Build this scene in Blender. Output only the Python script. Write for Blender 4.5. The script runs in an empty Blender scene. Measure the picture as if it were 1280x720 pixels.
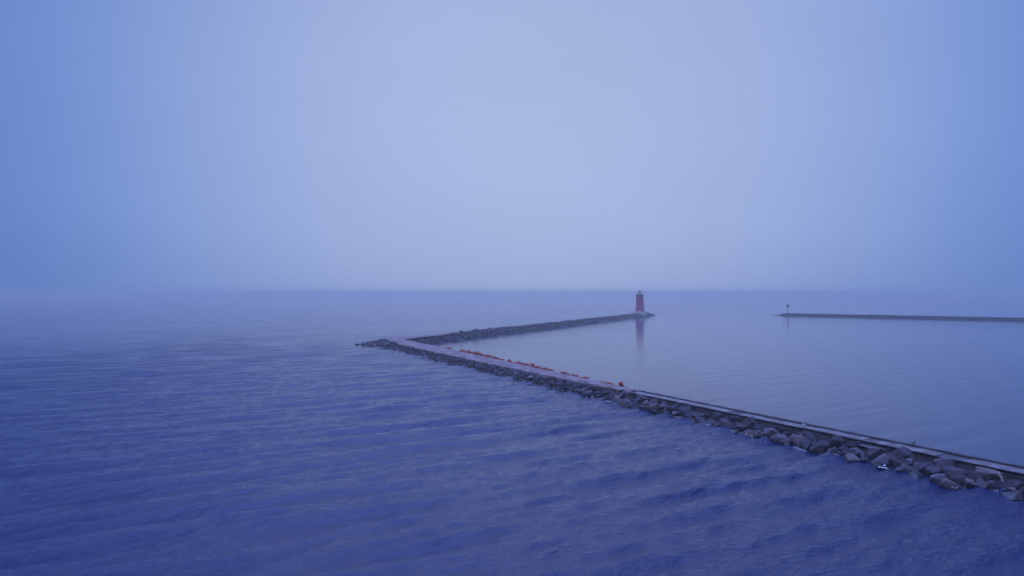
import bpy, bmesh, math, random
import numpy as np
from mathutils import Vector, Matrix, Euler
random.seed(7); RNG = np.random.RandomState(11)
S = bpy.context.scene; COL = S.collection
# ---------------------------------------------------------------- camera
CAMH = 15.5
cam = bpy.data.cameras.new('camera'); co = bpy.data.objects.new('camera', cam); COL.objects.link(co)
cam.sensor_width = 36; cam.lens = 24.0; cam.clip_start = 0.5; cam.clip_end = 120000
co.location = (0, 0, CAMH)
co.rotation_euler = (math.radians(90) + math.atan(5 / 853.3), 0, 0)
S.camera = co
# ---------------------------------------------------------------- sky
ZENITH = 6.4; GLOW = 3.2
SUN_EL, SUN_AZ = 42.0, -125.0           # azimuth from +Y towards +X
w = bpy.data.worlds.new("World"); S.world = w; w.use_nodes = True
nt = w.node_tree; nt.nodes.clear(); N = nt.nodes; LK = nt.links
out = N.new('ShaderNodeOutputWorld')
sky = N.new('ShaderNodeTexSky'); sky.sky_type = 'NISHITA'; sky.sun_disc = False
sky.sun_elevation = math.radians(SUN_EL); sky.sun_rotation = math.radians(SUN_AZ)
sky.dust_density = 3; sky.ozone_density = 4
bg1 = N.new('ShaderNodeBackground'); bg1.inputs[1].default_value = 0.05; LK.new(sky.outputs[0], bg1.inputs[0])
tc = N.new('ShaderNodeTexCoord')
def dotdir(v):
    n = N.new('ShaderNodeVectorMath'); n.operation = 'DOT_PRODUCT'
    nn = N.new('ShaderNodeVectorMath'); nn.operation = 'NORMALIZE'
    LK.new(tc.outputs['Generated'], nn.inputs[0]); LK.new(nn.outputs[0], n.inputs[0])
    n.inputs[1].default_value = Vector(v).normalized(); return n.outputs['Value']
r1 = N.new('ShaderNodeValToRGB')       # overcast cloud deck, lens vignette towards the sides put into its colours
LK.new(dotdir((0.03, 1, 0.25)), r1.inputs[0])
e = r1.color_ramp.elements
SKYRAMP = [(0.3, (0.12, 0.19, 0.53)), (0.68, (0.107, 0.2016, 0.552)), (0.78, (0.1384, 0.2462, 0.6038)), (0.84, (0.1779, 0.2961, 0.6584)), (0.91, (0.2831, 0.3916, 0.7157)), (0.96, (0.3515, 0.4452, 0.7379)), (1.0, (0.3916, 0.4969, 0.7605))]
e[0].position, e[0].color = SKYRAMP[0][0], SKYRAMP[0][1] + (1,)
e[1].position, e[1].color = SKYRAMP[-1][0], SKYRAMP[-1][1] + (1,)
for p, c in SKYRAMP[1:-1]:
    q = e.new(p); q.color = c + (1,)
nz = N.new('ShaderNodeTexNoise'); nz.inputs['Scale'].default_value = 1.6; nz.inputs['Detail'].default_value = 5
mp = N.new('ShaderNodeMapping'); mp.inputs['Scale'].default_value = (1, 1, 2.5)
LK.new(tc.outputs['Generated'], mp.inputs[0]); LK.new(mp.outputs[0], nz.inputs[0])
mr = N.new('ShaderNodeMapRange'); mr.inputs[1].default_value = 0.3; mr.inputs[2].default_value = 0.7
mr.inputs[3].default_value = 0.955; mr.inputs[4].default_value = 1.05; LK.new(nz.outputs[0], mr.inputs[0])
r1.color_ramp.interpolation = 'B_SPLINE'
zb = N.new('ShaderNodeMapRange'); zb.interpolation_type = 'SMOOTHSTEP'; LK.new(dotdir((0, 0, 1)), zb.inputs[0])   # overcast is brightest overhead
zb.inputs[1].default_value = .70; zb.inputs[2].default_value = .98; zb.inputs[3].default_value = 1; zb.inputs[4].default_value = ZENITH
zm = N.new('ShaderNodeMath'); zm.operation = 'MULTIPLY'; LK.new(mr.outputs[0], zm.inputs[0]); LK.new(zb.outputs[0], zm.inputs[1])
gb_ = N.new('ShaderNodeMapRange'); gb_.interpolation_type = 'SMOOTHSTEP'; LK.new(dotdir((0.03, math.cos(math.radians(51)), math.sin(math.radians(51)))), gb_.inputs[0])   # unseen bright patch above the view, added to brighten the haze
gb_.inputs[1].default_value = .905; gb_.inputs[2].default_value = .99; gb_.inputs[3].default_value = 1; gb_.inputs[4].default_value = GLOW
zq = N.new('ShaderNodeMath'); zq.operation = 'MULTIPLY'; LK.new(zm.outputs[0], zq.inputs[0]); LK.new(gb_.outputs[0], zq.inputs[1]); zm = zq
hb = N.new('ShaderNodeMapRange'); hb.interpolation_type = 'SMOOTHSTEP'; LK.new(dotdir((0, 0, 1)), hb.inputs[0])   # fog bank low over the lake
hb.inputs[1].default_value = -.03; hb.inputs[2].default_value = .12; hb.inputs[3].default_value = .93; hb.inputs[4].default_value = 1
zw = N.new('ShaderNodeMath'); zw.operation = 'MULTIPLY'; LK.new(zm.outputs[0], zw.inputs[0]); LK.new(hb.outputs[0], zw.inputs[1]); zm = zw
fq = N.new('ShaderNodeMapRange'); LK.new(zm.outputs[0], fq.inputs[0]); fq.inputs[1].default_value = 1.1; fq.inputs[2].default_value = 3.0
cm = N.new('ShaderNodeMix'); cm.data_type = 'RGBA'; LK.new(fq.outputs[0], cm.inputs[0]); LK.new(r1.outputs[0], cm.inputs[6]); cm.inputs[7].default_value = (.17, .26, .70, 1)
bg2 = N.new('ShaderNodeBackground'); LK.new(cm.outputs[2], bg2.inputs[0]); LK.new(zm.outputs[0], bg2.inputs[1])
mx = N.new('ShaderNodeMixShader'); mx.inputs[0].default_value = 0.95
LK.new(bg1.outputs[0], mx.inputs[1]); LK.new(bg2.outputs[0], mx.inputs[2]); LK.new(mx.outputs[0], out.inputs[0])
# ---------------------------------------------------------------- sun through cloud
sl = bpy.data.lights.new('sun', 'SUN'); sl.energy = 0.5; sl.angle = math.radians(20); sl.color = (.95, 0.90, 1.0)
so = bpy.data.objects.new('sun', sl); COL.objects.link(so)
d = Vector((math.sin(math.radians(SUN_AZ)) * math.cos(math.radians(SUN_EL)), math.cos(math.radians(SUN_AZ)) * math.cos(math.radians(SUN_EL)), math.sin(math.radians(SUN_EL))))
so.rotation_euler = (-d).to_track_quat('-Z', 'Y').to_euler()
S.view_settings.view_transform = 'Standard'; S.view_settings.look = 'None'
S.view_settings.exposure = 0; S.view_settings.gamma = 1
S.cycles.use_denoising = True; S.cycles.denoiser = 'OPENIMAGEDENOISE'; S.cycles.denoising_input_passes = 'RGB_ALBEDO_NORMAL'; S.cycles.denoising_prefilter = 'FAST'; S.cycles.use_adaptive_sampling = False; S.cycles.volume_bounces = 6; S.cycles.max_bounces = 10
HAZE = 0.0009
# ---------------------------------------------------------------- helpers
def link(name, me, mat=None, parent=None, smooth=False):
    o = bpy.data.objects.new(name, me); COL.objects.link(o)
    if mat: 
        if len(me.materials) == 0: me.materials.append(mat)
    if parent: o.parent = parent
    if smooth: me.polygons.foreach_set('use_smooth', [True] * len(me.polygons))
    return o
def obj(name, bm, mat, parent=None, smooth=False):
    me = bpy.data.meshes.new(name); bm.normal_update(); bm.to_mesh(me); bm.free()
    return link(name, me, mat, parent, smooth)
def thing(name, loc, rz=0):
    o = bpy.data.objects.new(name, None); COL.objects.link(o); o.location = loc; o.rotation_euler = (0, 0, rz); o.empty_display_size = .2; return o
def tag(o, label, cat, group=None, kind=None):
    if label: o['label'] = label
    if cat: o['category'] = cat
    if group: o['group'] = group
    if kind: o['kind'] = kind
    return o
def box(bm, c, s, rot=None):
    m = Matrix.Translation(c) @ (rot.to_matrix().to_4x4() if rot else Matrix()) @ Matrix.Diagonal((s[0], s[1], s[2], 1))
    return bmesh.ops.create_cube(bm, size=1, matrix=m)['verts']
def tube(bm, a, b, r1, r2=None, n=10):
    a, b = Vector(a), Vector(b); dd = b - a
    m = Matrix.Translation((a + b) / 2) @ dd.to_track_quat('Z', 'Y').to_matrix().to_4x4()
    bmesh.ops.create_cone(bm, cap_ends=True, segments=n, radius1=r1, radius2=r1 if r2 is None else r2, depth=dd.length, matrix=m)
def ball(bm, c, s, rot=None, sub=2):
    m = Matrix.Translation(c) @ (rot.to_matrix().to_4x4() if rot else Matrix()) @ Matrix.Diagonal((s[0], s[1], s[2], 1))
    bmesh.ops.create_icosphere(bm, subdivisions=sub, radius=1, matrix=m)
def frustum(bm, rings, n=4, rot=0):
    """stack of (half width, z) rings"""
    prev = None
    for k, (r, z) in enumerate(rings):
        vs = [bm.verts.new((r * math.cos(rot + 2 * math.pi * i / n), r * math.sin(rot + 2 * math.pi * i / n), z)) for i in range(n)]
        if prev:
            for i in range(n): bm.faces.new((prev[i], prev[(i + 1) % n], vs[(i + 1) % n], vs[i]))
        else: bm.faces.new(list(reversed(vs)))
        prev = vs
    bm.faces.new(prev)
def proj(x, y, z): return (640 + 853.3 * x / y, 365 + 853.3 * (CAMH - z) / y)
def unproj(px, py, z):
    Y = (CAMH - z) * 853.3 / (py - 365); return ((px - 640) / 853.3 * Y, Y)
# ---------------------------------------------------------------- materials
def mat(name, col, rough=0.8, var=0.25, nscale=1.5, bump=0.0, bscale=6, spec=0.4, metal=0, island=0.0, col2=None, coords='Object'):
    m = bpy.data.materials.new(name); m.use_nodes = True; t = m.node_tree; n = t.nodes; b = n['Principled BSDF']
    b.inputs['Roughness'].default_value = rough; b.inputs['Specular IOR Level'].default_value = spec; b.inputs['Metallic'].default_value = metal
    tcx = n.new('ShaderNodeTexCoord'); geo = n.new('ShaderNodeNewGeometry')
    src = tcx.outputs['Object'] if coords == 'Object' else geo.outputs['Position']
    nn = n.new('ShaderNodeTexNoise'); nn.inputs['Scale'].default_value = nscale; nn.inputs['Detail'].default_value = 6; t.links.new(src, nn.inputs[0])
    rp = n.new('ShaderNodeValToRGB'); t.links.new(nn.outputs[0], rp.inputs[0])
    lo = tuple(c * (1 - var) for c in col); hi = col2 or tuple(min(1, c * (1 + var)) for c in col)
    rp.color_ramp.elements[0].position = .35; rp.color_ramp.elements[0].color = lo + (1,)
    rp.color_ramp.elements[1].position = .65; rp.color_ramp.elements[1].color = hi + (1,)
    last = rp.outputs[0]
    if island:
        oi = n.new('ShaderNodeObjectInfo'); ad = n.new('ShaderNodeMath'); ad.operation = 'ADD'
        t.links.new(oi.outputs['Random'], ad.inputs[0]); t.links.new(geo.outputs['Random Per Island'], ad.inputs[1])
        fr = n.new('ShaderNodeMath'); fr.operation = 'FRACT'; t.links.new(ad.outputs[0], fr.inputs[0])
        r2 = n.new('ShaderNodeValToRGB'); t.links.new(fr.outputs[0], r2.inputs[0])
        els = r2.color_ramp.elements
        els[0].color = (1 - island, 1 - island, 1 - island, 1); els[1].color = (1 + island * 1.6, 1 + island * 1.3, 1 + island * 1.2, 1)
        q = els.new(.6); q.color = (1, 1, 1, 1)
        mu = n.new('ShaderNodeMix'); mu.data_type = 'RGBA'; mu.blend_type = 'MULTIPLY'; mu.inputs[0].default_value = 1
        t.links.new(last, mu.inputs[6]); t.links.new(r2.outputs[0], mu.inputs[7]); last = mu.outputs[2]
    if island or 'rock' in name or name == 'wall':      # tide stain: stone stays wet and weedy just above the lake
        sp = n.new('ShaderNodeSeparateXYZ'); t.links.new(geo.outputs['Position'], sp.inputs[0])
        ws_ = n.new('ShaderNodeMapRange'); ws_.inputs[1].default_value = .12; ws_.inputs[2].default_value = .5; ws_.inputs[3].default_value = .42; ws_.inputs[4].default_value = 1
        t.links.new(sp.outputs[2], ws_.inputs[0])
        m3 = n.new('ShaderNodeVectorMath'); m3.operation = 'SCALE'; t.links.new(last, m3.inputs[0]); t.links.new(ws_.outputs[0], m3.inputs['Scale']); last = m3.outputs[0]
        rr_ = n.new('ShaderNodeMapRange'); rr_.inputs[1].default_value = .1; rr_.inputs[2].default_value = .45; rr_.inputs[3].default_value = .3; rr_.inputs[4].default_value = rough
        t.links.new(sp.outputs[2], rr_.inputs[0]); t.links.new(rr_.outputs[0], b.inputs['Roughness'])
    t.links.new(last, b.inputs['Base Color'])
    if bump:
        n2 = n.new('ShaderNodeTexNoise'); n2.inputs['Scale'].default_value = bscale; n2.inputs['Detail'].default_value = 8; t.links.new(src, n2.inputs[0])
        bp = n.new('ShaderNodeBump'); bp.inputs['Strength'].default_value = 1; bp.inputs['Distance'].default_value = bump
        t.links.new(n2.outputs[0], bp.inputs['Height']); t.links.new(bp.outputs[0], b.inputs['Normal'])
    return m
M = {}
M['rock'] = mat('rock', (.040, .033, .048), .8, .5, 2.2, .06, 5, island=.5)
M['pale_rock'] = mat('pale_rock', (.10, .083, .105), .8, .35, 2.2, .05, 5)
M['pink_rock'] = mat('pink_rock', (.125, .092, .098), .8, .35, 2.0, .05, 5)
M['dark_rock'] = mat('dark_rock', (.034, .026, .036), .7, .4, 2.0, .05, 5)
M['core'] = mat('core', (.022, .016, .024), .9, .4, 1.2, .1, 3, coords='W')
M['gravel'] = mat('gravel', (.21, .155, .15), .95, .4, .6, .02, 9, coords='W')
M['concrete_light'] = mat('concrete_light', (.135, .11, .12), .45, .55, .9, .01, 12, coords='W')
M['concrete_dark'] = mat('concrete_dark', (.075, .065, .075), .7, .4, .7, .02, 8, coords='W')
M['wall'] = mat('wall', (.045, .034, .046), .8, .5, .9, .05, 5, coords='W')
M['kerb'] = mat('kerb', (.035, .03, .04), .8, .3, 1, .01, 8, coords='W')
M['plinth'] = mat('plinth', (.42, .46, .42), .8, .2, .5)
M['red'] = mat('red', (.38, .004, .14), .5, .15, .4)
M['black'] = mat('black', (.02, .02, .022), .5, .2, 1)
M['white'] = mat('white', (.75, .75, .75), .5, .1, 2)
M['grey'] = mat('grey', (.25, .25, .27), .5, .1, 2)
M['green'] = mat('green', (.01, .16, .09), .5, .1, 1)
M['leaf'] = mat('leaf', (.52, .09, .035), .8, .3, 3, island=.5)
M['stem'] = mat('stem', (.08, .05, .035), .9)
M['wood'] = mat('wood', (.62, .58, .54), .8, .15, 4)
M['beak'] = mat('beak', (.6, .35, .05), .5)
M['foam'] = mat('foam', (.8, .82, .85), .6, .08, 4)
gl = bpy.data.materials.new('glass'); gl.use_nodes = True; gb = gl.node_tree.nodes['Principled BSDF']
gb.inputs['Transmission Weight'].default_value = 1; gb.inputs['Roughness'].default_value = .02; gb.inputs['IOR'].default_value = 1.05
M['glass'] = gl
# ---------------------------------------------------------------- plan of the breakwater (metres, x right, y away)
def resample(P, n):
    P = np.array(P, float); s = np.r_[0, np.cumsum(np.hypot(*np.diff(P, axis=0)[:, :2].T))]
    t = np.linspace(0, s[-1], n); return np.stack([np.interp(t, s, P[:, k]) for k in range(P.shape[1])], 1)
DN = np.array((.473, -.881)); NN = np.array((-.881, -.473))     # along near leg towards viewer, and out to the lake
CB1 = np.array((18.4, 98.0)); CB0 = CB1 + DN * 92
CF1 = CB1 + NN * 1.9; CF0 = CB0 + NN * 1.7
PATH_BACK = [tuple(CB1), (13.9, 107.8), (8.4, 120), (0.8, 136), (-7.2, 153.5), (-15.8, 171), (-23.6, 187), (-30.7, 201.5)]
PATH_FRONT = [tuple(CF1), (12.2, 105.4), (7.2, 114.2), (1.0, 125.7), (-6.8, 139.8), (-15.3, 156), (-23.5, 171.5), (-31, 187)]
WATERLINE = [(-43.8, 196.5), (-37.3, 191), (-30.8, 178.7), (-23.7, 164.8), (-16.8, 151.5), (-11.8, 144), (-6.2, 133.6), (-1.3, 122.5), (3.0, 115), (5.9, 108), (9.4, 102.5), (12, 99.5), (14.3, 94.5), (17, 89.5), (20.1, 84.6), (22.7, 80.3), (25, 75.4), (26.6, 71.8), (27.3, 69.2), (29.6, 65.3), (31.6, 62.2), (33.6, 58.3), (34.6, 55.7), (35.8, 53.6), (37.5, 51.7), (38.9, 50.3), (44.0, 41), (59.5, 13.5)]
FD = np.array((.437, .8995)); FN = np.array((-.8995, .437))      # far leg: along, and out to the lake
F0 = np.array((-26.0, 202.0))
def far(s, off): return tuple(F0 + FD * s + FN * off)
# ---------------------------------------------------------------- lake surface: one sheet, real waves near, growing cells to the horizon
def axis(lo, hi, c0, c1, step, g):
    a = list(np.arange(c0, c1, step)); s = step; x = a[-1]
    while x < hi: s *= g; x += s; a.append(x)
    s = step; x = a[0]; b = []
    while x > lo: s *= g; x -= s; b.append(x)
    return np.array(b[::-1] + a)
xs = axis(-45000, 45000, -62, 66, .24, 1.018); ys = axis(-3000, 45000, 30, 120, .24, 1.0085)
X, Y = np.meshgrid(xs, ys)
sx = np.gradient(xs); sy = np.gradient(ys); CELL = np.maximum(*np.meshgrid(sx, sy))
def calm_mask(X, Y):
    A = np.array((-38., 203.)); q = np.array((.46, -.888)); nA = np.array((.888, .46))
    dA = (X - A[0]) * nA[0] + (Y - A[1]) * nA[1]
    dB = -((X - F0[0]) * FN[0] + (Y - F0[1]) * FN[1]) + 4
    past = np.maximum(0, Y - 450)
    m = np.minimum(dA - 2, dB - past * .25) / (6 + past * .9)
    m = np.clip(m * .5 + .5, 0, 1); return m * m * (3 - 2 * m)
CALM = calm_mask(X, Y)
Z = np.zeros_like(X)
wd = math.atan2(-.86, .50)
far_fade = np.clip(1.6 - CELL / 2, 0, 1)
for k in range(170):
    lam = 0.65 * (8.5 / 0.65) ** (RNG.rand() ** 1.25)
    th = wd + RNG.normal() * (.07 + .8 * math.exp(-lam / 1.5))
    amp = (.0055 * lam if lam < 2.5 else .01375 + .0065 * (lam - 2.5)) * RNG.uniform(.4, 1.3)
    kk = 2 * math.pi / lam; ph = RNG.rand() * 6.283
    # slow wandering of the crests so that trains are short
    wob = 1.1 * np.sin(X * .045 * math.cos(k) + Y * .038 * math.sin(k * 1.7) + k)
    arg = kk * (X * math.cos(th) + Y * math.sin(th)) + ph + wob
    f = np.clip(lam / (CELL * 3) - 1, 0, 1)
    s_ = np.sin(arg)
    Z += f * amp * (s_ + .25 * np.cos(2 * arg)) * (1 - .93 * CALM) * np.clip(.75 + .5 * np.sin(X * .03 + k) * np.sin(Y * .027 + 2 * k), 0, 2)
ny, nx = X.shape
me = bpy.data.meshes.new('lake')
me.vertices.add(nx * ny); me.vertices.foreach_set('co', np.stack([X, Y, Z], -1).astype(np.float32).ravel())
ii = (np.arange(ny - 1)[:, None] * nx + np.arange(nx - 1)[None]).ravel()
F = np.stack([ii, ii + 1, ii + nx + 1, ii + nx], 1).astype(np.int32)
me.loops.add(F.size); me.loops.foreach_set('vertex_index', F.ravel()); me.polygons.add(len(F))
me.polygons.foreach_set('loop_start', np.arange(0, F.size, 4, dtype=np.int32)); me.polygons.foreach_set('loop_total', np.full(len(F), 4, np.int32))
me.polygons.foreach_set('use_smooth', np.ones(len(F), bool)); me.update(); me.validate()
at = me.attributes.new('calm', 'FLOAT', 'POINT'); at.data.foreach_set('value', CALM.astype(np.float32).ravel())
wm = bpy.data.materials.new('lake_water'); wm.use_nodes = True; t = wm.node_tree; n = t.nodes; b = n['Principled BSDF']
b.inputs['Base Color'].default_value = (.001, .006, .060, 1); b.inputs['IOR'].default_value = 1.40
b.inputs['Specular IOR Level'].default_value = .5
ca = n.new('ShaderNodeAttribute'); ca.attribute_name = 'calm'
def mapr(src, a, b_, c, d_):
    q = n.new('ShaderNodeMapRange'); t.links.new(src, q.inputs[0])
    for i, v in enumerate((a, b_, c, d_)): q.inputs[i + 1].default_value = v
    return q.outputs[0]
t.links.new(mapr(ca.outputs['Fac'], 0, 1, .04, .06), b.inputs['Roughness'])
geo = n.new('ShaderNodeNewGeometry')
def wnoise(scale, stretch, detail, ang):
    mpp = n.new('ShaderNodeMapping'); t.links.new(geo.outputs['Position'], mpp.inputs[0])
    mpp.vector_type = 'TEXTURE'; mpp.inputs['Rotation'].default_value = (0, 0, ang); mpp.inputs['Scale'].default_value = (1, stretch, 1)
    q = n.new('ShaderNodeTexNoise'); q.inputs['Scale'].default_value = scale; q.inputs['Detail'].default_value = detail
    q.inputs['Roughness'].default_value = .62; t.links.new(mpp.outputs[0], q.inputs[0]); return q.outputs[0]
h1 = wnoise(3.0, 2.2, 6, wd); h2 = wnoise(.28, 2.5, 3, wd + .25)
patch = wnoise(.018, 2.0, 3, 1.2)
def mth(op, a, c):
    q = n.new('ShaderNodeMath'); q.operation = op
    for i, v in enumerate((a, c)):
        if isinstance(v, (int, float)): q.inputs[i].default_value = v
        else: t.links.new(v, q.inputs[i])
    return q.outputs[0]
str_ = mth('MULTIPLY', mapr(ca.outputs['Fac'], 0, 1, 1.0, .12), mapr(patch, .35, .65, .7, 1.25))
bp = n.new('ShaderNodeBump'); bp.inputs['Distance'].default_value = .16; t.links.new(str_, bp.inputs['Strength']); t.links.new(h1, bp.inputs['Height'])
bp2 = n.new('ShaderNodeBump'); bp2.inputs['Distance'].default_value = .3; t.links.new(str_, bp2.inputs['Strength']); t.links.new(h2, bp2.inputs['Height'])
t.links.new(bp.outputs[0], bp2.inputs['Normal']); t.links.new(bp2.outputs[0], b.inputs['Normal'])
lake = link('water', me, wm); lake['kind'] = 'structure'; lake['label'] = 'blue lake water, rippled outside the breakwater and calm in the harbour'
bm = bmesh.new(); box(bm, (0, 21000, -9), (91000, 49000, .2)); bed = obj('lake_bed', bm, M['core']); bed['kind'] = 'structure'
bpy.data.objects.remove(bed)      # the sheet is opaque: no bed needed
# ---------------------------------------------------------------- haze
bm = bmesh.new(); box(bm, (0, 20990, 8.4), (90600, 48400, 20.8))
hm = bpy.data.materials.new('haze'); hm.use_nodes = True; t2 = hm.node_tree; t2.nodes.clear()
ho = t2.nodes.new('ShaderNodeOutputMaterial'); pv = t2.nodes.new('ShaderNodeVolumePrincipled')
pv.inputs['Density'].default_value = HAZE; pv.inputs['Density Attribute'].default_value = ''; pv.inputs['Color'].default_value = (.99, .985, .965, 1)
pv.inputs['Anisotropy'].default_value = .74
t2.links.new(pv.outputs[0], ho.inputs['Volume'])
tag(obj('haze', bm, hm), 'thin blue dusk haze over the lake', None, kind='stuff')
# ---------------------------------------------------------------- near breakwater
def loft(bm, rows):
    """rows: list of arrays (n,3)"""
    V = [[bm.verts.new(tuple(p)) for p in r] for r in rows]
    for a, c in zip(V[:-1], V[1:]):
        for i in range(len(a) - 1): bm.faces.new((a[i], a[i + 1], c[i + 1], c[i]))
    return V
def z3(P, z): return [(p[0], p[1], z) for p in P]
bw = tag(thing('breakwater', (float(CB1[0]), float(CB1[1]), 0)), 'long bent breakwater from the right foreground to the bend and out to the red lighthouse', 'breakwater')
OFF = Vector(bw.location)
def shift(o): o.data.transform(Matrix.Translation(-OFF)); return o
ZC = 1.30
L = 92.0
def cline(s, off, z): p = CB1 + DN * s + NN * off; return (p[0], p[1], z)
# cap in cast slabs; slab lengths follow the joints seen in the photo
def s_at(px):   # distance along cap where it crosses photo column px
    lo, hi = 0, L
    for _ in range(40):
        m_ = (lo + hi) / 2; p = CB1 + DN * m_ + NN * 1.5
        if 640 + 853.3 * p[0] / p[1] < px: lo = m_
        else: hi = m_
    return lo
joints = [(0, 1, 0), (s_at(848), 1, 0), (s_at(912), 0, 1), (s_at(926), 1, 0), (s_at(1005), 1, 0), (s_at(1080), 0, 1), (s_at(1094), 1, 0), (s_at(1173), 0, 1), (s_at(1207), 1, 0), (s_at(1243), 1, 0)]
s_ = joints[-1][0] + 4
while s_ < L: joints.append((s_, 1 if random.random() < .75 else 0, 0)); s_ += 6
joints.append((L, 1, 0))
bl, bd = bmesh.new(), bmesh.new()
KW = .42
for (a, lt, _), (c, _, _) in zip(joints[:-1], joints[1:]):
    tgt = bmesh.new()
    dz = random.uniform(-.02, .02) - (0 if lt else .05)
    wdt = 1.9 + random.uniform(-.03, .06)
    n_ = max(2, int((c - a) / 1.0)); ss = np.linspace(a + .025, c - .025, n_)
    if len(ss) < 2: continue
    rows = [[cline(s, KW, ZC - .35) for s in ss], [cline(s, KW, ZC + dz) for s in ss], [cline(s, wdt - .04 + random.uniform(-.015, .015), ZC + dz) for s in ss], [cline(s, wdt + random.uniform(-.02, .02), ZC + dz - .03) for s in ss], [cline(s, wdt - .02, ZC - .09) for s in ss]]
    V = loft(tgt, rows)
    for e_ in (0, -1): tgt.faces.new([r[e_] for r in V])
    so_ = shift(obj('cap_slab', tgt, M['concrete_light' if lt else 'concrete_dark'], bw))
    if not lt: so_['label'] = 'dark weathered cap slab'
bl.free(); bd.free()
bm = bmesh.new(); ss = np.linspace(0, L, 120)
rows = [[cline(s, .0, -1.5) for s in ss], [cline(s, .0, 1.43 + .02 * math.sin(s * 2.1)) for s in ss], [cline(s, KW - .02, 1.42 + .02 * math.sin(s * 2.1 + .5)) for s in ss], [cline(s, KW - .02, .6) for s in ss]]
loft(bm, rows); shift(obj('parapet', bm, M['kerb'], bw))
bm = bmesh.new(); ss = np.linspace(0, L, 260)
def jag(s, k): return .05 * math.sin(s * 1.9 + k) + .04 * math.sin(s * 5.3 + 2 * k)
rows = [[cline(s, KW, ZC - .3) for s in ss], [cline(s, 1.80, ZC - .3) for s in ss], [cline(s, 1.83 + jag(s, 1), .95 + jag(s, 3)) for s in ss], [cline(s, 1.86 + jag(s, 5), .4) for s in ss], [cline(s, 2.0, -1.5) for s in ss]]
loft(bm, rows); shift(obj('retaining_wall', bm, M['wall'], bw))
# gravel path on the wide stretch, turning onto the far leg
PB = PATH_BACK + [(-29.2, 207.5), far(14, 4.2), far(24, 5.2)]
PF = PATH_FRONT + [(-36.2, 197.5), (-37, 206), far(12, 8.0), far(24, 6.8)]
# keep corner correspondence: resample separately before and after the bend
def two(P, k, n1, n2):
    a = resample(P[:k], n1); c = resample(P[k - 1:], n2); return np.vstack([a, c[1:]])
pb = two(PB, 8, 90, 30); pf = two(PF, 8, 90, 30)
bm = bmesh.new(); rows = []
for k in range(9):
    u = k / 8; r = []
    for i in range(len(pb)):
        p = pb[i] * (1 - u) + pf[i] * u
        crown = .10 * math.sin(math.pi * u) + .05 * math.sin(i * .9 + k * 2.1) * math.sin(i * .31 + k)
        e_ = -.10 if k in (0, 8) else 0
        edge = (.25 * math.sin(i * 1.3) + .15 * math.sin(i * 3.1)) * (1 if k == 8 else 0) * .8
        v = pf[i] - pb[i]; v = v / (np.linalg.norm(v) + 1e-6)
        p = p + v * edge
        r.append((p[0], p[1], 1.36 + crown + e_ + .004 * i * (i > 90) ))
    rows.append(r)
rows = [[(p[0], p[1], -1.4) for p in rows[0]]] + rows + [[(p[0], p[1], .4) for p in rows[-1]]]
V = loft(bm, rows[1:]); gp = shift(obj('gravel_path', bm, M['gravel'], bw, True))
bm = bmesh.new(); loft(bm, [[(x, y, -1.4) for x, y, z in rows[1]], [(x, y, z - .02) for x, y, z in rows[1]]])
loft(bm, [[(x, y, .6 ) for x, y, z in rows[-2]], [(x, y, z - .02) for x, y, z in rows[-2]]])
shift(obj('harbour_wall', bm, M['wall'], bw))
# ---------------------------------------------------------------- rubble patches (loft between two edges)
WL = WATERLINE[::-1]                     # from near to far
kC = next(i for i, p in enumerate(WL) if p[1] > 96)
capW = WL[:kC + 1]; pathW = WL[kC:]
patches = []   # (A, zA, B, zB, size range, density per m2, zone)
nA = 60
cf = [(*(CF0 + NN * .35),), (*(CF1 + NN * .35),)]
patches.append((resample(cf, nA), .95, resample(capW, nA), -.15, (1.15, 2.4), 2.2, 'cap'))
patches.append((resample(PATH_FRONT, nA), 1.22, resample(pathW, nA), -.22, (.7, 1.45), 1.5, 'path'))
headA = resample([(-31, 187), (-36.2, 197.5), (-37, 206), far(12, 8.0), far(24, 6.8)], 30)
headB = resample([(-43.8, 196.5), (-47.5, 203), (-44, 212), far(14, 12), far(24, 10.8)], 30)
patches.append((headA, 1.3, headB, -.25, (.9, 1.9), 1.0, 'head'))
END = 288
def fl(o1, o2, s0, s1, sm=None): return resample([far(s0, o1), far(s1, o2)], nA)
patches.append((fl(3.2, 3.2, 2, 270), 1.55, fl(0, 0, 0, 270), -.25, (.8, 1.7), .95, 'far'))
patches.append((fl(3.2, 3.2, 24, 270), 1.6, fl(7.2, 7.2, 24, 270), 1.75, (.8, 1.7), .8, 'far'))
patches.append((fl(7.2, 7.2, 24, 270), 1.6, fl(10.6, 10.6, 24, 270), -.25, (.8, 1.6), .8, 'far'))
tipA = resample([far(270, 3.2), far(283, 5.2), far(270, 7.2)], 20); tipB = resample([far(270, 0), far(280, .8), far(290, 5.0), far(280, 9.6), far(270, 10.6)], 20)
patches.append((tipA, 1.3, tipB, -.25, (.8, 1.6), 1.1, 'far'))
patches.append((tipA, 1.3, np.repeat([far(270, 5.2)], 20, 0), 1.6, (.8, 1.6), .9, 'far'))
pbk = resample(PATH_BACK[:-1], nA)
patches.append((pbk, .9, pbk + np.array((.95, .46)) * .9, -.3, (.5, .9), .8, 'back'))
patches.append((resample([(-30.7, 201.5), (-28, 204.5)], 8), 1.2, resample([(-23.6, 187), (-25, 199)], 8), -.3, (.8, 1.3), .8, 'head'))
bm = bmesh.new()
def ptz(P, i, z, k, sgn):
    return (P[i][0] + .2 * math.sin(i * 2.3 + k * 4), P[i][1] + .2 * math.cos(i * 1.9 + k), z)
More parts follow.
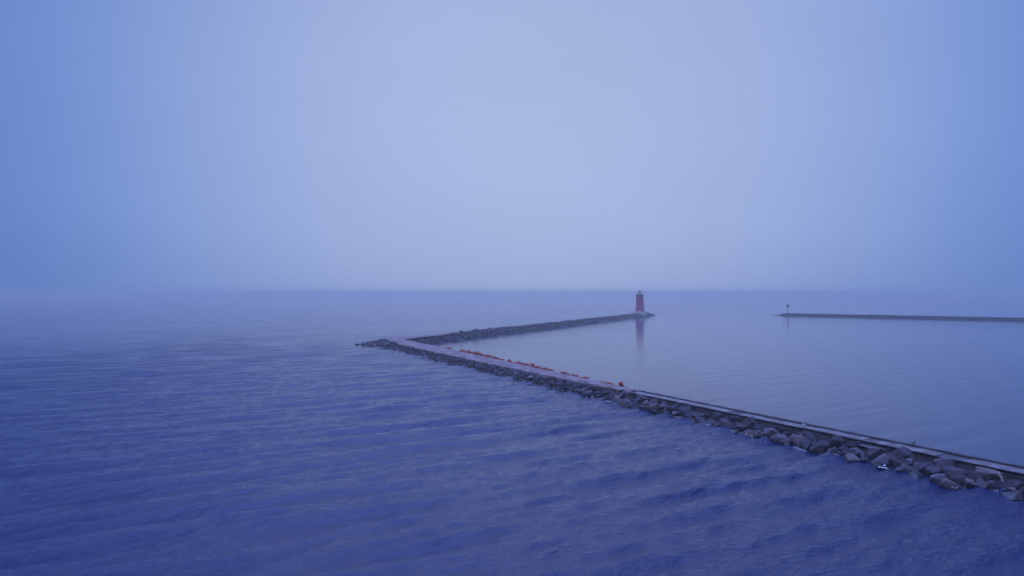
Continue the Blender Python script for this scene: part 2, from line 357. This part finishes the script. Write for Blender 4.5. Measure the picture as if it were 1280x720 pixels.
for A, za, B, zb, sz, dn, zone in patches:
    rows = []
    for k in range(6):
        u = k / 5; rows.append([tuple((A[i] * (1 - u) + B[i] * u)) + ((za * (1 - u) + zb * u) - .32 + random.uniform(-.12, .12) - (.8 if k == 5 and zb < 0 else 0),) for i in range(len(A))])
    loft(bm, rows)
shift(obj('rubble_core', bm, M['core'], bw))
# rock meshes: convex, angular quarry stone
def rock_mesh(name, seed, flat=1.0, pts=13, mt='rock'):
    r = random.Random(seed); bm = bmesh.new()
    for _ in range(pts):
        v = Vector((r.gauss(0, 1), r.gauss(0, 1), r.gauss(0, 1))).normalized()
        mx_ = max(abs(v.x), abs(v.y), abs(v.z)); v = v / (mx_ ** .55) * r.uniform(.42, .52)
        bm.verts.new((v.x * 1.05, v.y * .85, v.z * .72 * flat))
    res = bmesh.ops.convex_hull(bm, input=bm.verts)
    bmesh.ops.delete(bm, geom=[g for g in res['geom_interior'] if isinstance(g, bmesh.types.BMVert)], context='VERTS')
    bmesh.ops.dissolve_limit(bm, angle_limit=math.radians(16), verts=bm.verts, edges=bm.edges)
    bmesh.ops.bevel(bm, geom=list(bm.edges), offset=.022, segments=1, affect='EDGES', clamp_overlap=True)
    bmesh.ops.triangulate(bm, faces=bm.faces)
    me = bpy.data.meshes.new(name); bm.normal_update(); bm.to_mesh(me); bm.free(); me.materials.append(M[mt]); return me
VAR = [rock_mesh('boulder', 100 + i, random.uniform(.8, 1.15), random.choice((10, 12, 14, 17))) for i in range(16)]
LOWV = []
for v in VAR:
    a = np.empty(len(v.vertices) * 3); v.vertices.foreach_get('co', a); a = a.reshape(-1, 3)
    f = [tuple(p.vertices) for p in v.polygons]; LOWV.append((a, f))
# hand placed boulders seen one by one in the photo: px, py(centre), z, size, flat, material, label
HERO = [
 (1201, 584, .55, 1.45, 1.1, 'pale_rock', 'pale tipped triangular boulder leaning on the dark wall near the right edge', 3),
 (1228, 599, .45, 1.25, 1.5, 'dark_rock', 'tall dark pointed boulder with a pale tip, right of the triangular one', 5),
 (1205, 604, .15, 1.75, .8, 'pink_rock', 'broad brownish boulder at the waterline below the pale triangular boulder', 1),
 (1172, 599, .2, 1.2, 1.2, 'pale_rock', 'pale pyramid shaped boulder at the waterline, left of the broad brownish boulder', 9),
 (1181, 581, .6, 1.7, .7, 'dark_rock', 'long grey slab boulder sloping down from the wall near the right end', 2),
 (1151, 581, .4, 1.35, .9, 'rock', 'dark rounded boulder resting above a flat reddish stone', 6),
 (1134, 583, .35, .95, 1.2, 'pale_rock', 'pale narrow boulder left of the dark rounded one', 7),
 (1124, 580, .35, .8, 1.3, 'rock', 'small upright brown boulder beside the pale narrow one', 8),
 (1148, 592, .05, 1.4, .45, 'pink_rock', 'low flat reddish stone at the water below the dark rounded boulder', 4),
 (1256, 606, .35, 1.5, .5, 'pale_rock', 'flat topped pale slab boulder close to the right edge of the view', 10),
 (1277, 604, .5, 1.5, .6, 'dark_rock', 'dark flat slab boulder cut by the right edge of the view', 11),
 (1238, 614, .0, 1.3, .6, 'pink_rock', 'low rounded pinkish boulder in the water near the right edge', 12),
 (964, 542, .45, 1.9, .95, 'pale_rock', 'largest flat topped boulder below the wall, midway along the concrete stretch', 13),
 (947, 542, .4, 1.1, 1.1, 'pale_rock', 'pale block boulder just left of the largest flat topped one', 14),
 (982, 553, .2, 1.35, .9, 'dark_rock', 'dark blunt boulder at the waterline right of the largest flat topped one', 15),
 (1041, 569, .1, 1.5, .5, 'pink_rock', 'low pinkish pale slab stone at the waterline in mid stretch', 0),
 (1061, 566, .35, 1.3, .9, 'dark_rock', 'dark humped boulder just right of the low pinkish slab stone', 3),
 (1079, 566, .4, 1.35, .8, 'pale_rock', 'pale flat topped boulder right of the dark humped one', 6),
 (999, 544, .6, 1.4, .9, 'rock', 'sloping wedge boulder against the wall with a pale edge', 2),
 (1092, 557, .95, 2.4, .28, 'pale_rock', 'broken pale concrete like slab lying against the cap above a dark hollow', 5),
 (478, 423.2, 1.75, 2.0, .45, 'dark_rock', 'long low dark block on the corner plateau of the breakwater', 10),
 (489, 422, 1.8, 1.0, 1.3, 'dark_rock', 'small dark upright stone on the corner plateau beside the long low block', 7),
 (577, 413.5, 2.1, 1.6, 1.1, 'dark_rock', 'dark boulder standing on the crest where the far leg turns rough', 1),
 (595, 412, 2.1, 2.0, 1.0, 'dark_rock', 'wide dark boulder on the far leg crest, right of the first dark one', 4),
 (613, 409.7, 2.1, 1.5, 1.0, 'dark_rock', 'third dark boulder on the far leg crest from the corner', 8),
]
heroxy = []
for px, py, z, size, flat, mt, lab, sd in HERO:
    me_ = rock_mesh('boulder', 500 + sd + int(px), flat, 13, mt)
    x, y = unproj(px, py, z)
    o = link('boulder', me_); o.location = (x, y, z - (.1 if px > 800 else .35)); o.scale = (size * 1.15,) * 3; o.rotation_euler = (random.uniform(-.12, .12), random.uniform(-.12, .12), random.uniform(-.5, .5) + 1.9 * (sd % 2))
    tag(o, lab, 'boulder', 'boulders along the breakwater'); heroxy.append((x, y, size * .5))
cand = []
for A, za, B, zb, sz, dn, zone in patches:
    for i in range(len(A) - 1):
        w1 = A[i + 1] - A[i]; h_ = (B[i] + B[i + 1] - A[i] - A[i + 1]) / 2; w2 = B[i + 1] - B[i]
        area = abs(np.cross((w1 + w2) / 2, h_)); lam = area * dn; c = int(lam) + (random.random() < lam % 1)
        for _ in range(c):
            u, v = random.random(), random.random() ** .9
            p = (A[i] * (1 - v) + B[i] * v) * (1 - u) + (A[i + 1] * (1 - v) + B[i + 1] * v) * u
            size = random.uniform(*sz) if random.random() < .7 else sz[0] * random.uniform(.55, 1)
            z = za * (1 - v) + zb * v - .12 * size + random.uniform(-.1, .12)
            if any((p[0] - hx) ** 2 + (p[1] - hy) ** 2 < (hr * .6 + size * .15) ** 2 for hx, hy, hr in heroxy): continue
            cand.append([p[0], p[1], z, size, zone, v])
# thin out stones that sit on one another
cand.sort(key=lambda c: -c[3]); keep = []; grid = {}
for c in cand:
    g = (int(c[0] // 2), int(c[1] // 2)); ok = True
    for dx in (-1, 0, 1):
        for dy in (-1, 0, 1):
            for k in grid.get((g[0] + dx, g[1] + dy), ()):
                if (k[0] - c[0]) ** 2 + (k[1] - c[1]) ** 2 < ((k[3] + c[3]) * (.22 if c[4] == 'cap' else .27)) ** 2: ok = False
    if ok: keep.append(c); grid.setdefault(g, []).append(c)
def vis(c):
    px, py = proj(c[0], c[1], c[2])
    return c[3] / c[1] if (c[1] > 5 and -5 < px < 1285 and c[4] in ('cap', 'path', 'head')) else 0
keep.sort(key=lambda c: -vis(c))
NI = 300 - len(HERO)
NB = ['first', 'second', 'third', 'fourth', 'fifth', 'sixth', 'seventh', 'eighth', 'ninth', 'tenth', 'eleventh', 'twelfth', 'thirteenth', 'fourteenth', 'fifteenth', 'sixteenth', 'seventeenth', 'eighteenth', 'nineteenth', 'twentieth', 'twenty-first', 'twenty-second', 'twenty-third', 'twenty-fourth']
SHX = [560, 577, 583, 588, 593, 597, 601, 606, 613, 619, 626, 635, 645, 654, 663, 669, 680, 686, 705, 716, 727, 751, 757.5, 763]
ANCH = [(785, 'where the concrete cap begins'), (815, 'below the first light cap slab'), (848, 'near the first cap joint'), (880, 'below the second light cap slab'), (915, 'below the first dark cap slab'), (940, 'left of the largest flat topped boulder'), (975, 'right of the largest flat topped boulder'), (1006, 'under the white gull'), (1041, 'near the low pinkish slab stone'), (1079, 'near the fallen pale slab'), (1110, 'just right of the fallen pale slab'), (1133, 'under the dark bird'), (1172, 'near the pyramid shaped boulder'), (1205, 'near the pale tipped triangular boulder'), (1238, 'near the white stick'), (1270, 'at the right edge of the view')]
def stretch(c):
    px = proj(*c[:3])[0]
    if c[4] == 'head': return 'at the outer tip of the bend' if px < 460 else 'left of the long low block' if px < 472 else 'in front of the long low block' if px < 486 else 'right of the long low block'
    if c[4] == 'cap': return min(ANCH, key=lambda a: abs(a[0] - px))[1]
    if px < 552: return 'between the bend and the first shrub' if px > 520 else 'just after the bend'
    if px > 770: return 'below the cone shaped shrub'
    return 'below the %s shrub from the bend' % NB[min(range(24), key=lambda q: abs(SHX[q] - px))]
TONE = [('rock', 'grey brown'), ('rock', 'grey brown'), ('rock', 'grey brown'), ('dark_rock', 'dark'), ('dark_rock', 'dark'), ('rock', 'grey brown'), ('pale_rock', 'pale'), ('dark_rock', 'dark'), ('pink_rock', 'reddish')]
TV = {}
for i, c in enumerate(keep[:NI]):
    k = random.randrange(16); mt, tn = random.choice(TONE)
    key = (k, mt)
    if key not in TV:
        m_ = VAR[k].copy(); m_.materials[0] = M[mt]; TV[key] = m_
    o = link('boulder', TV[key]); o.location = c[:3]; o.scale = (c[3], c[3] * random.uniform(.85, 1.1), c[3] * random.uniform(.85, 1.15))
    o.rotation_euler = (random.uniform(-.45, .45), random.uniform(-.45, .45), random.uniform(0, 6.28))
    sz_ = 'large' if c[3] > 1.2 else 'middling' if c[3] > .85 else 'small'
    lvl = 'high up' if c[5] < .33 else 'halfway down' if c[5] < .7 else 'at the waterline'
    tag(o, '%s %s boulder %s %s' % (sz_, tn, lvl, stretch(c)), 'boulder', 'boulders along the breakwater')
from collections import defaultdict
same = defaultdict(list)
for o in COL.objects:
    if o.get('category') == 'boulder': same[o['label']].append(o)
for lab, os_ in same.items():          # look-alikes side by side: tell them apart by their order
    if len(os_) < 2: continue
    os_.sort(key=lambda o: o.location.x / o.location.y)
    names = {2: ['left one', 'right one'], 3: ['leftmost', 'middle', 'rightmost']}.get(len(os_)) or ['leftmost', 'second from left', 'third from left', 'fourth from left', 'fifth from left', 'sixth from left', 'seventh from left', 'eighth from left', 'ninth from left', 'tenth from left'][:len(os_) - 1] + ['rightmost']
    for o, nm in zip(os_, names): o['label'] = '%s, %s' % (lab, nm)
def merge_rocks(name, lst):
    VV, FF, n0 = [], [], 0
    for c in lst:
        a, f = random.choice(LOWV); R = Euler((random.uniform(-.5, .5), random.uniform(-.5, .5), random.uniform(0, 6.28))).to_matrix()
        v = (a * c[3]) @ np.array(R).T + np.array(c[:3]); VV.append(v); FF += [tuple(i + n0 for i in p) for p in f]; n0 += len(a)
    me = bpy.data.meshes.new(name); me.from_pydata(np.vstack(VV).tolist(), [], FF); return link(name, me, M['rock'])
tag(merge_rocks('riprap', keep[NI:]), 'mass of dark rubble stones covering the far leg and filling gaps', 'riprap', kind='stuff')
# ---------------------------------------------------------------- opposite breakwater on the right
R0 = np.array(unproj(974, 394.2, 0)); R1 = np.array(unproj(1280, 400.6, 0)); RD = (R1 - R0) / np.linalg.norm(R1 - R0); RN = np.array((RD[1], -RD[0]))
if RN[1] < 0: RN = -RN
RL = 330
rb = tag(thing('breakwater', (R0[0], R0[1], 0)), 'straight low breakwater across the water on the right with a green beacon at its tip', 'breakwater')
def rp(s, off, z): p = RD * s + RN * off; return (p[0], p[1], z)
ss = np.linspace(1.5, RL, 160)
bm = bmesh.new(); V = loft(bm, [[rp(s, .9, -1.2) for s in ss], [rp(s, 1.1, 1.15) for s in ss], [rp(s, 5.2, 1.15) for s in ss], [rp(s, 5.4, -1.2) for s in ss]])
bm.faces.new([r[0] for r in V]); obj('retaining_wall', bm, M['wall'], rb)
bm = bmesh.new()
s0 = 1.8
while s0 < RL - 8:
    l_ = random.uniform(6, 9); dz = random.uniform(-.04, .04)
    box(bm, (0, 0, 0), (1, 1, 1)); vs = bm.verts[-8:] if False else list(bm.verts)[-8:]
    for v in vs:
        p = rp(s0 + (l_ - .05) * (v.co.x + .5), .95 + 4.3 * (v.co.y + .5), 1.155 + .27 * (v.co.z + .5) + dz); v.co = p
    s0 += l_
obj('concrete_cap', bm, M['concrete_dark'], rb)
rr = []
for k in range(900):
    s = random.uniform(-5, RL) if k > 60 else random.uniform(-5, 3); o_ = random.uniform(-1.0, 1.2) if s > 2.5 else random.uniform(.2, 5)
    z = -.1 + .45 * (o_ + 1) / 2 if s > 2.5 else .3 + .12 * s
    p = R0 + RD * s + RN * o_; rr.append([p[0], p[1], z, random.uniform(.6, 1.2)])
tag(merge_rocks('riprap', rr), 'dark stones along the foot of the opposite breakwater', 'riprap', kind='stuff')
# ---------------------------------------------------------------- green beacon
bc = unproj(983.5, 391.2, 1.45); bc = R0 + RD * 4.6 + RN * 3.0
tt = thing('navigation_beacon', (bc[0], bc[1], 1.42), .35)
tag(tt, 'thin pole beacon with a green square board on the tip of the right breakwater', 'beacon')
bm = bmesh.new(); frustum(bm, [(.55, 0), (.5, .35)], 8); obj('base', bm, M['concrete_dark'], tt)
bm = bmesh.new(); tube(bm, (0, 0, .3), (0, 0, 5.6), .16, .12); obj('pole', bm, M['black'], tt)
bm = bmesh.new(); box(bm, (0, -.16, 4.75), (2.0, .06, 1.8)); box(bm, (0, .16, 4.75), (2.0, .06, 1.8)); obj('daymark', bm, M['green'], tt)
bm = bmesh.new(); tube(bm, (0, 0, 5.6), (0, 0, 5.95), .17, .12); tube(bm, (0, 0, 5.55), (0, 0, 5.62), .3); obj('lantern', bm, M['grey'], tt)
bm = bmesh.new()
for s in (-.14, .14):
    tube(bm, (s, .25, .3), (s, .25, 4), .018, n=6)
for k in range(13): tube(bm, (-.14, .25, .45 + .28 * k), (.14, .25, .45 + .28 * k), .014, n=6)
obj('ladder', bm, M['grey'], tt)
# ---------------------------------------------------------------- lighthouse
lx, ly = far(256, 5.0); LZ = 1.3
lh = tag(thing('lighthouse', (lx, ly, LZ), math.radians(-20)), 'tapering square red lighthouse with a black gallery on a pale concrete base', 'lighthouse')
B0 = 3.35 - LZ; T0 = 13.5 - LZ
bm = bmesh.new(); R45 = math.pi / 4; q2 = math.sqrt(2)
frustum(bm, [(3.9 * q2, -2.0), (3.8 * q2, B0 - .9), (3.5 * q2, B0 - .85), (3.5 * q2, B0)], 4, R45)
bmesh.ops.bevel(bm, geom=list(bm.edges), offset=.08, segments=1, affect='EDGES'); obj('concrete_base', bm, M['plinth'], lh)
bm = bmesh.new(); frustum(bm, [(2.55 * q2, B0 + .002), (2.5 * q2, B0 + .4), (2.42 * q2, B0 + .42), (1.85 * q2, T0)], 4, R45)
tw = obj('tower', bm, M['red'], lh)
bm = bmesh.new(); frustum(bm, [(1.90 * q2, T0 - 1.5), (1.95 * q2, T0 - .25), (2.25 * q2, T0), (2.25 * q2, T0 + .18)], 4, R45); obj('gallery', bm, M['black'], lh)
bm = bmesh.new(); zr = T0 + .18
for i in range(4):
    a = R45 + i * math.pi / 2; c = R45 + (i + 1) * math.pi / 2
    pa = Vector((2.18 * q2 * math.cos(a), 2.18 * q2 * math.sin(a), zr)); pc = Vector((2.18 * q2 * math.cos(c), 2.18 * q2 * math.sin(c), zr))
    for hh in (.5, 1.0): tube(bm, pa + Vector((0, 0, hh)), pc + Vector((0, 0, hh)), .03, n=6)
    for k in range(5): p = pa.lerp(pc, k / 5); tube(bm, p, p + Vector((0, 0, 1.0)), .03, n=6)
obj('railing', bm, M['black'], lh)
ln_ = thing('lantern_room', (0, 0, 0)); bpy.data.objects.remove(ln_)
bm = bmesh.new(); frustum(bm, [(1.05, zr), (1.05, zr + .55)], 10); lr = obj('lantern_room', bm, M['black'], lh)
bm = bmesh.new()
for i in range(10):
    a = i * math.pi / 5; tube(bm, (.98 * math.cos(a), .98 * math.sin(a), zr + .55), (.98 * math.cos(a), .98 * math.sin(a), zr + 1.75), .04, n=6)
obj('mullion', bm, M['black'], lr)
bm = bmesh.new(); frustum(bm, [(.93, zr + .552), (.93, zr + 1.74)], 10); obj('lantern_glass', bm, M['glass'], lr)
bm = bmesh.new(); tube(bm, (0, 0, zr + .56), (0, 0, zr + 1.0), .12); tube(bm, (0, 0, zr + 1.0), (0, 0, zr + 1.4), .2); obj('lamp', bm, M['white'], lr)
bm = bmesh.new(); frustum(bm, [(1.35, zr + 1.75), (1.35, zr + 1.86), (.75, zr + 2.35), (.22, zr + 2.75), (.14, zr + 2.85)], 10); tube(bm, (0, 0, zr + 2.8), (0, 0, zr + 3.5), .05, .02); ball(bm, (0, 0, zr + 2.98), (.2, .2, .2)); obj('roof', bm, M['black'], lh, False)
def on_face(face, z):  # centre of a tower face at height z
    h = 2.42 + (1.85 - 2.42) * (z - B0 - .42) / (T0 - B0 - .42); a = {0: -math.pi / 2, 1: 0, 2: math.pi / 2, 3: math.pi}[face]
    return Vector((h * math.cos(a), h * math.sin(a), z)), a
for face, z, w_, h_ in ((0, B0 + 5.0, .6, 1.0), (0, B0 + 8.0, .5, .8), (1, B0 + 3.5, .6, 1.0), (1, B0 + 7, .6, .9), (3, B0 + 5, .6, 1.0)):
    p, a = on_face(face, z); bm = bmesh.new(); box(bm, p, (.16, w_ + .2, h_ + .2), Euler((0, 0, a))); fo = obj('window', bm, M['red'], lh)
    bm = bmesh.new(); box(bm, p + Vector((math.cos(a), math.sin(a), 0)) * .07, (.06, w_, h_), Euler((0, 0, a))); obj('pane', bm, M['black'], fo)
p, a = on_face(3, B0 + 1.25); bm = bmesh.new(); box(bm, p, (.22, 1.0, 2.1), Euler((0, 0, a))); obj('door', bm, M['grey'], lh)
# ---------------------------------------------------------------- rusty shrubs on the harbour side of the path
def shrub_mesh(seed, hgt, rad, cone):
    r = random.Random(seed); fo = bmesh.new(); st = bmesh.new()
    for k in range(7):
        a = r.uniform(0, 6.28); rr_ = rad * r.uniform(.2, .7); tube(st, (0, 0, -.1), (rr_ * math.cos(a), rr_ * math.sin(a), hgt * r.uniform(.5, .85)), .02, .006, 5)
    cl = []
    for k in range(16):
        a = r.uniform(0, 6.28); u = r.random(); q = rad * (1 - u * (.95 if cone else .55)) * math.sqrt(r.random()); cl.append((q * math.cos(a), q * math.sin(a), hgt * (.02 + .8 * u * u), rad * r.uniform(.22, .4)))
    for k in range(420):
        c = r.choice(cl); v = Vector((r.gauss(0, 1), r.gauss(0, 1), r.gauss(0, 1))).normalized() * c[3] * r.uniform(.5, 1)
        p = Vector(c[:3]) + v; 
        if p.z < 0: continue
        s = r.uniform(.06, .13); R = Euler((r.uniform(0, 6), r.uniform(0, 6), r.uniform(0, 6))).to_matrix()
        fo.faces.new([fo.verts.new(p + R @ Vector(t_) * s) for t_ in ((-1, -.5, 0), (0, -.6, .1), (1, 0, 0), (0, .6, .1))])
    a = bpy.data.meshes.new('foliage'); fo.to_mesh(a); fo.free(); c = bpy.data.meshes.new('stem'); st.to_mesh(c); st.free(); return a, c
SV = [shrub_mesh(i, 1.0, .8, False) for i in range(5)]; CONE = shrub_mesh(77, 1.35, .85, True)
pbl = resample(PATH_BACK, 400); pbp = 640 + 853.3 * pbl[:, 0] / pbl[:, 1]
SH = [(560, .8, 1), (577, .9, 1), (583, 1.1, 1), (588, .95, 1.2), (593, 1.1, 1), (597, 1.2, 1.1), (601, .95, .9), (606, .9, 1), (613, 1.15, 1.2), (619, .9, 1), (626, .6, .8), (635, .85, .9), (645, .8, 1.1), (654, .9, .9), (663, 1.05, 1), (669, .85, 1), (680, .85, 1.1), (686, .7, .9), (705, .95, .9), (716, .7, .8), (727, .6, 1.1), (751, .55, .6), (757.5, .6, .7), (763, .7, .8)]
NB = ['first', 'second', 'third', 'fourth', 'fifth', 'sixth', 'seventh', 'eighth', 'ninth', 'tenth', 'eleventh', 'twelfth', 'thirteenth', 'fourteenth', 'fifteenth', 'sixteenth', 'seventeenth', 'eighteenth', 'nineteenth', 'twentieth', 'twenty-first', 'twenty-second', 'twenty-third', 'twenty-fourth']
def put_shrub(px, hs, ws, vv, lab):
    i = int(np.interp(px, pbp[::-1], np.arange(400)[::-1])); p = pbl[i]
    o = thing('shrub', (p[0] + .05, p[1] + .1, 1.12), random.uniform(0, 6)); o.scale = (ws * 1.6, ws * 1.6, hs * .72)
    link('foliage', vv[0], M['leaf'], o); link('stem', vv[1], M['stem'], o)
    tag(o, lab, 'shrub', 'rusty orange shrubs along the gravel path')
for k, (px, hs, ws) in enumerate(SH):
    szw = 'tall' if hs > 1 else 'low' if hs < .8 else 'rounded'
    put_shrub(px, hs, ws, SV[k % 5], '%s rust orange shrub on the path edge, %s in the row counted from the bend' % (szw, NB[k]))
put_shrub(776, 1.0, .75, CONE, 'cone shaped bright orange shrub where the gravel path narrows into the concrete cap')
# ---------------------------------------------------------------- birds, driftwood, foam
def bird(name, loc, rz, body, lab, cat, s=1.0, upright=0):
    o = thing(name, loc, rz); o.scale = (s,) * 3
    bm = bmesh.new(); R = Euler((0, -.25 - upright, 0))
    ball(bm, (0, 0, .25), (.21, .095, .095), R); ball(bm, (.15, 0, .33 + upright * .06), (.07, .05, .11), Euler((0, .4, 0))); ball(bm, (.19, 0, .43 + upright * .06), (.06, .048, .048))
    tube(bm, (-.12, 0, .21), (-.33, 0, .16), .05, .015, 8)
    me = bpy.data.meshes.new('x'); bm.to_mesh(me); bm.free()
    b_ = link('body', me, M[body], o, True); md = b_.modifiers.new('r', 'REMESH'); md.mode = 'VOXEL'; md.voxel_size = .015; md.use_smooth_shade = True
    bm = bmesh.new(); tube(bm, (.24, 0, .425 + upright * .06), (.31, 0, .415 + upright * .06), .014, .004, 6); obj('beak', bm, M['beak'], o)
    for sgn in (-1, 1):
        bm = bmesh.new(); tube(bm, (.0, .04 * sgn, .19), (.0, .04 * sgn, .01), .009, n=6); box(bm, (.03, .04 * sgn, .006), (.07, .04, .01)); obj('leg', bm, M['beak'], o)
    for sgn in (-1, 1):
        bm = bmesh.new(); ball(bm, (-.06, .085 * sgn, .26), (.2, .02, .07), R); obj('wing', bm, M['grey'] if body == 'white' else M['black'], o, True)
    return tag(o, lab, cat)
s6 = s_at(1006); bird('gull', cline(s6, 1.55, ZC), 2.6, 'white', 'small white gull standing on the lake edge of the concrete cap', 'gull', .85)
s7 = s_at(1131); bird('cormorant', cline(s7, .2, 1.43), .4, 'black', 'small dark bird standing on the back parapet of the concrete cap', 'bird', .75, .2)
gx, gy = unproj(1250, 596.5, .8)
bm = bmesh.new(); P = [Vector(v) for v in ((-.16, 0, .38), (-.10, .02, .2), (.0, 0, .0), (.1, 0, -.2), (.15, 0, -.4))]
for i in range(4): tube(bm, P[i], P[i + 1], .045 + .008 * i, .05 + .008 * i, 8)
o = obj('driftwood', bm, M['wood']); o.location = (gx, gy, .85); tag(o, 'short bleached white stick leaning against the wall above the flat topped slab', 'driftwood')
fb = bmesh.new()
for (px, py, l_, n_) in ((762, 502.5, 1.4, 12), (1097, 581, 1.2, 6), (1106, 585.3, 1.3, 7), (1094, 580, .6, 4)):
    x, y = unproj(px, py, 0)
    for k in range(n_):
        u = random.uniform(-.5, .5); r_ = random.uniform(.05, .13)
        ball(fb, (x + u * l_ * .75 + random.uniform(-.1, .1), y - u * l_ * .75 + random.uniform(-.1, .1), .05), (r_ * 1.4, r_, .05), sub=1)
for k in range(35):
    q = random.choice(WL[2:-3]); q2_ = WL[WL.index(q) + 1]; u = random.random()
    x = q[0] + (q2_[0] - q[0]) * u - random.uniform(-.1, .5) * .88; y = q[1] + (q2_[1] - q[1]) * u - random.uniform(-.1, .5) * .47; r_ = random.uniform(.02, .045)
    for _ in range(3): ball(fb, (x + random.uniform(-.2, .2), y + random.uniform(-.2, .2), .04), (r_ * 1.8, r_, .03), sub=1)
tag(obj('foam', fb, M['foam'], None, True), 'small flecks of white foam at the foot of the stones', 'foam', kind='stuff')
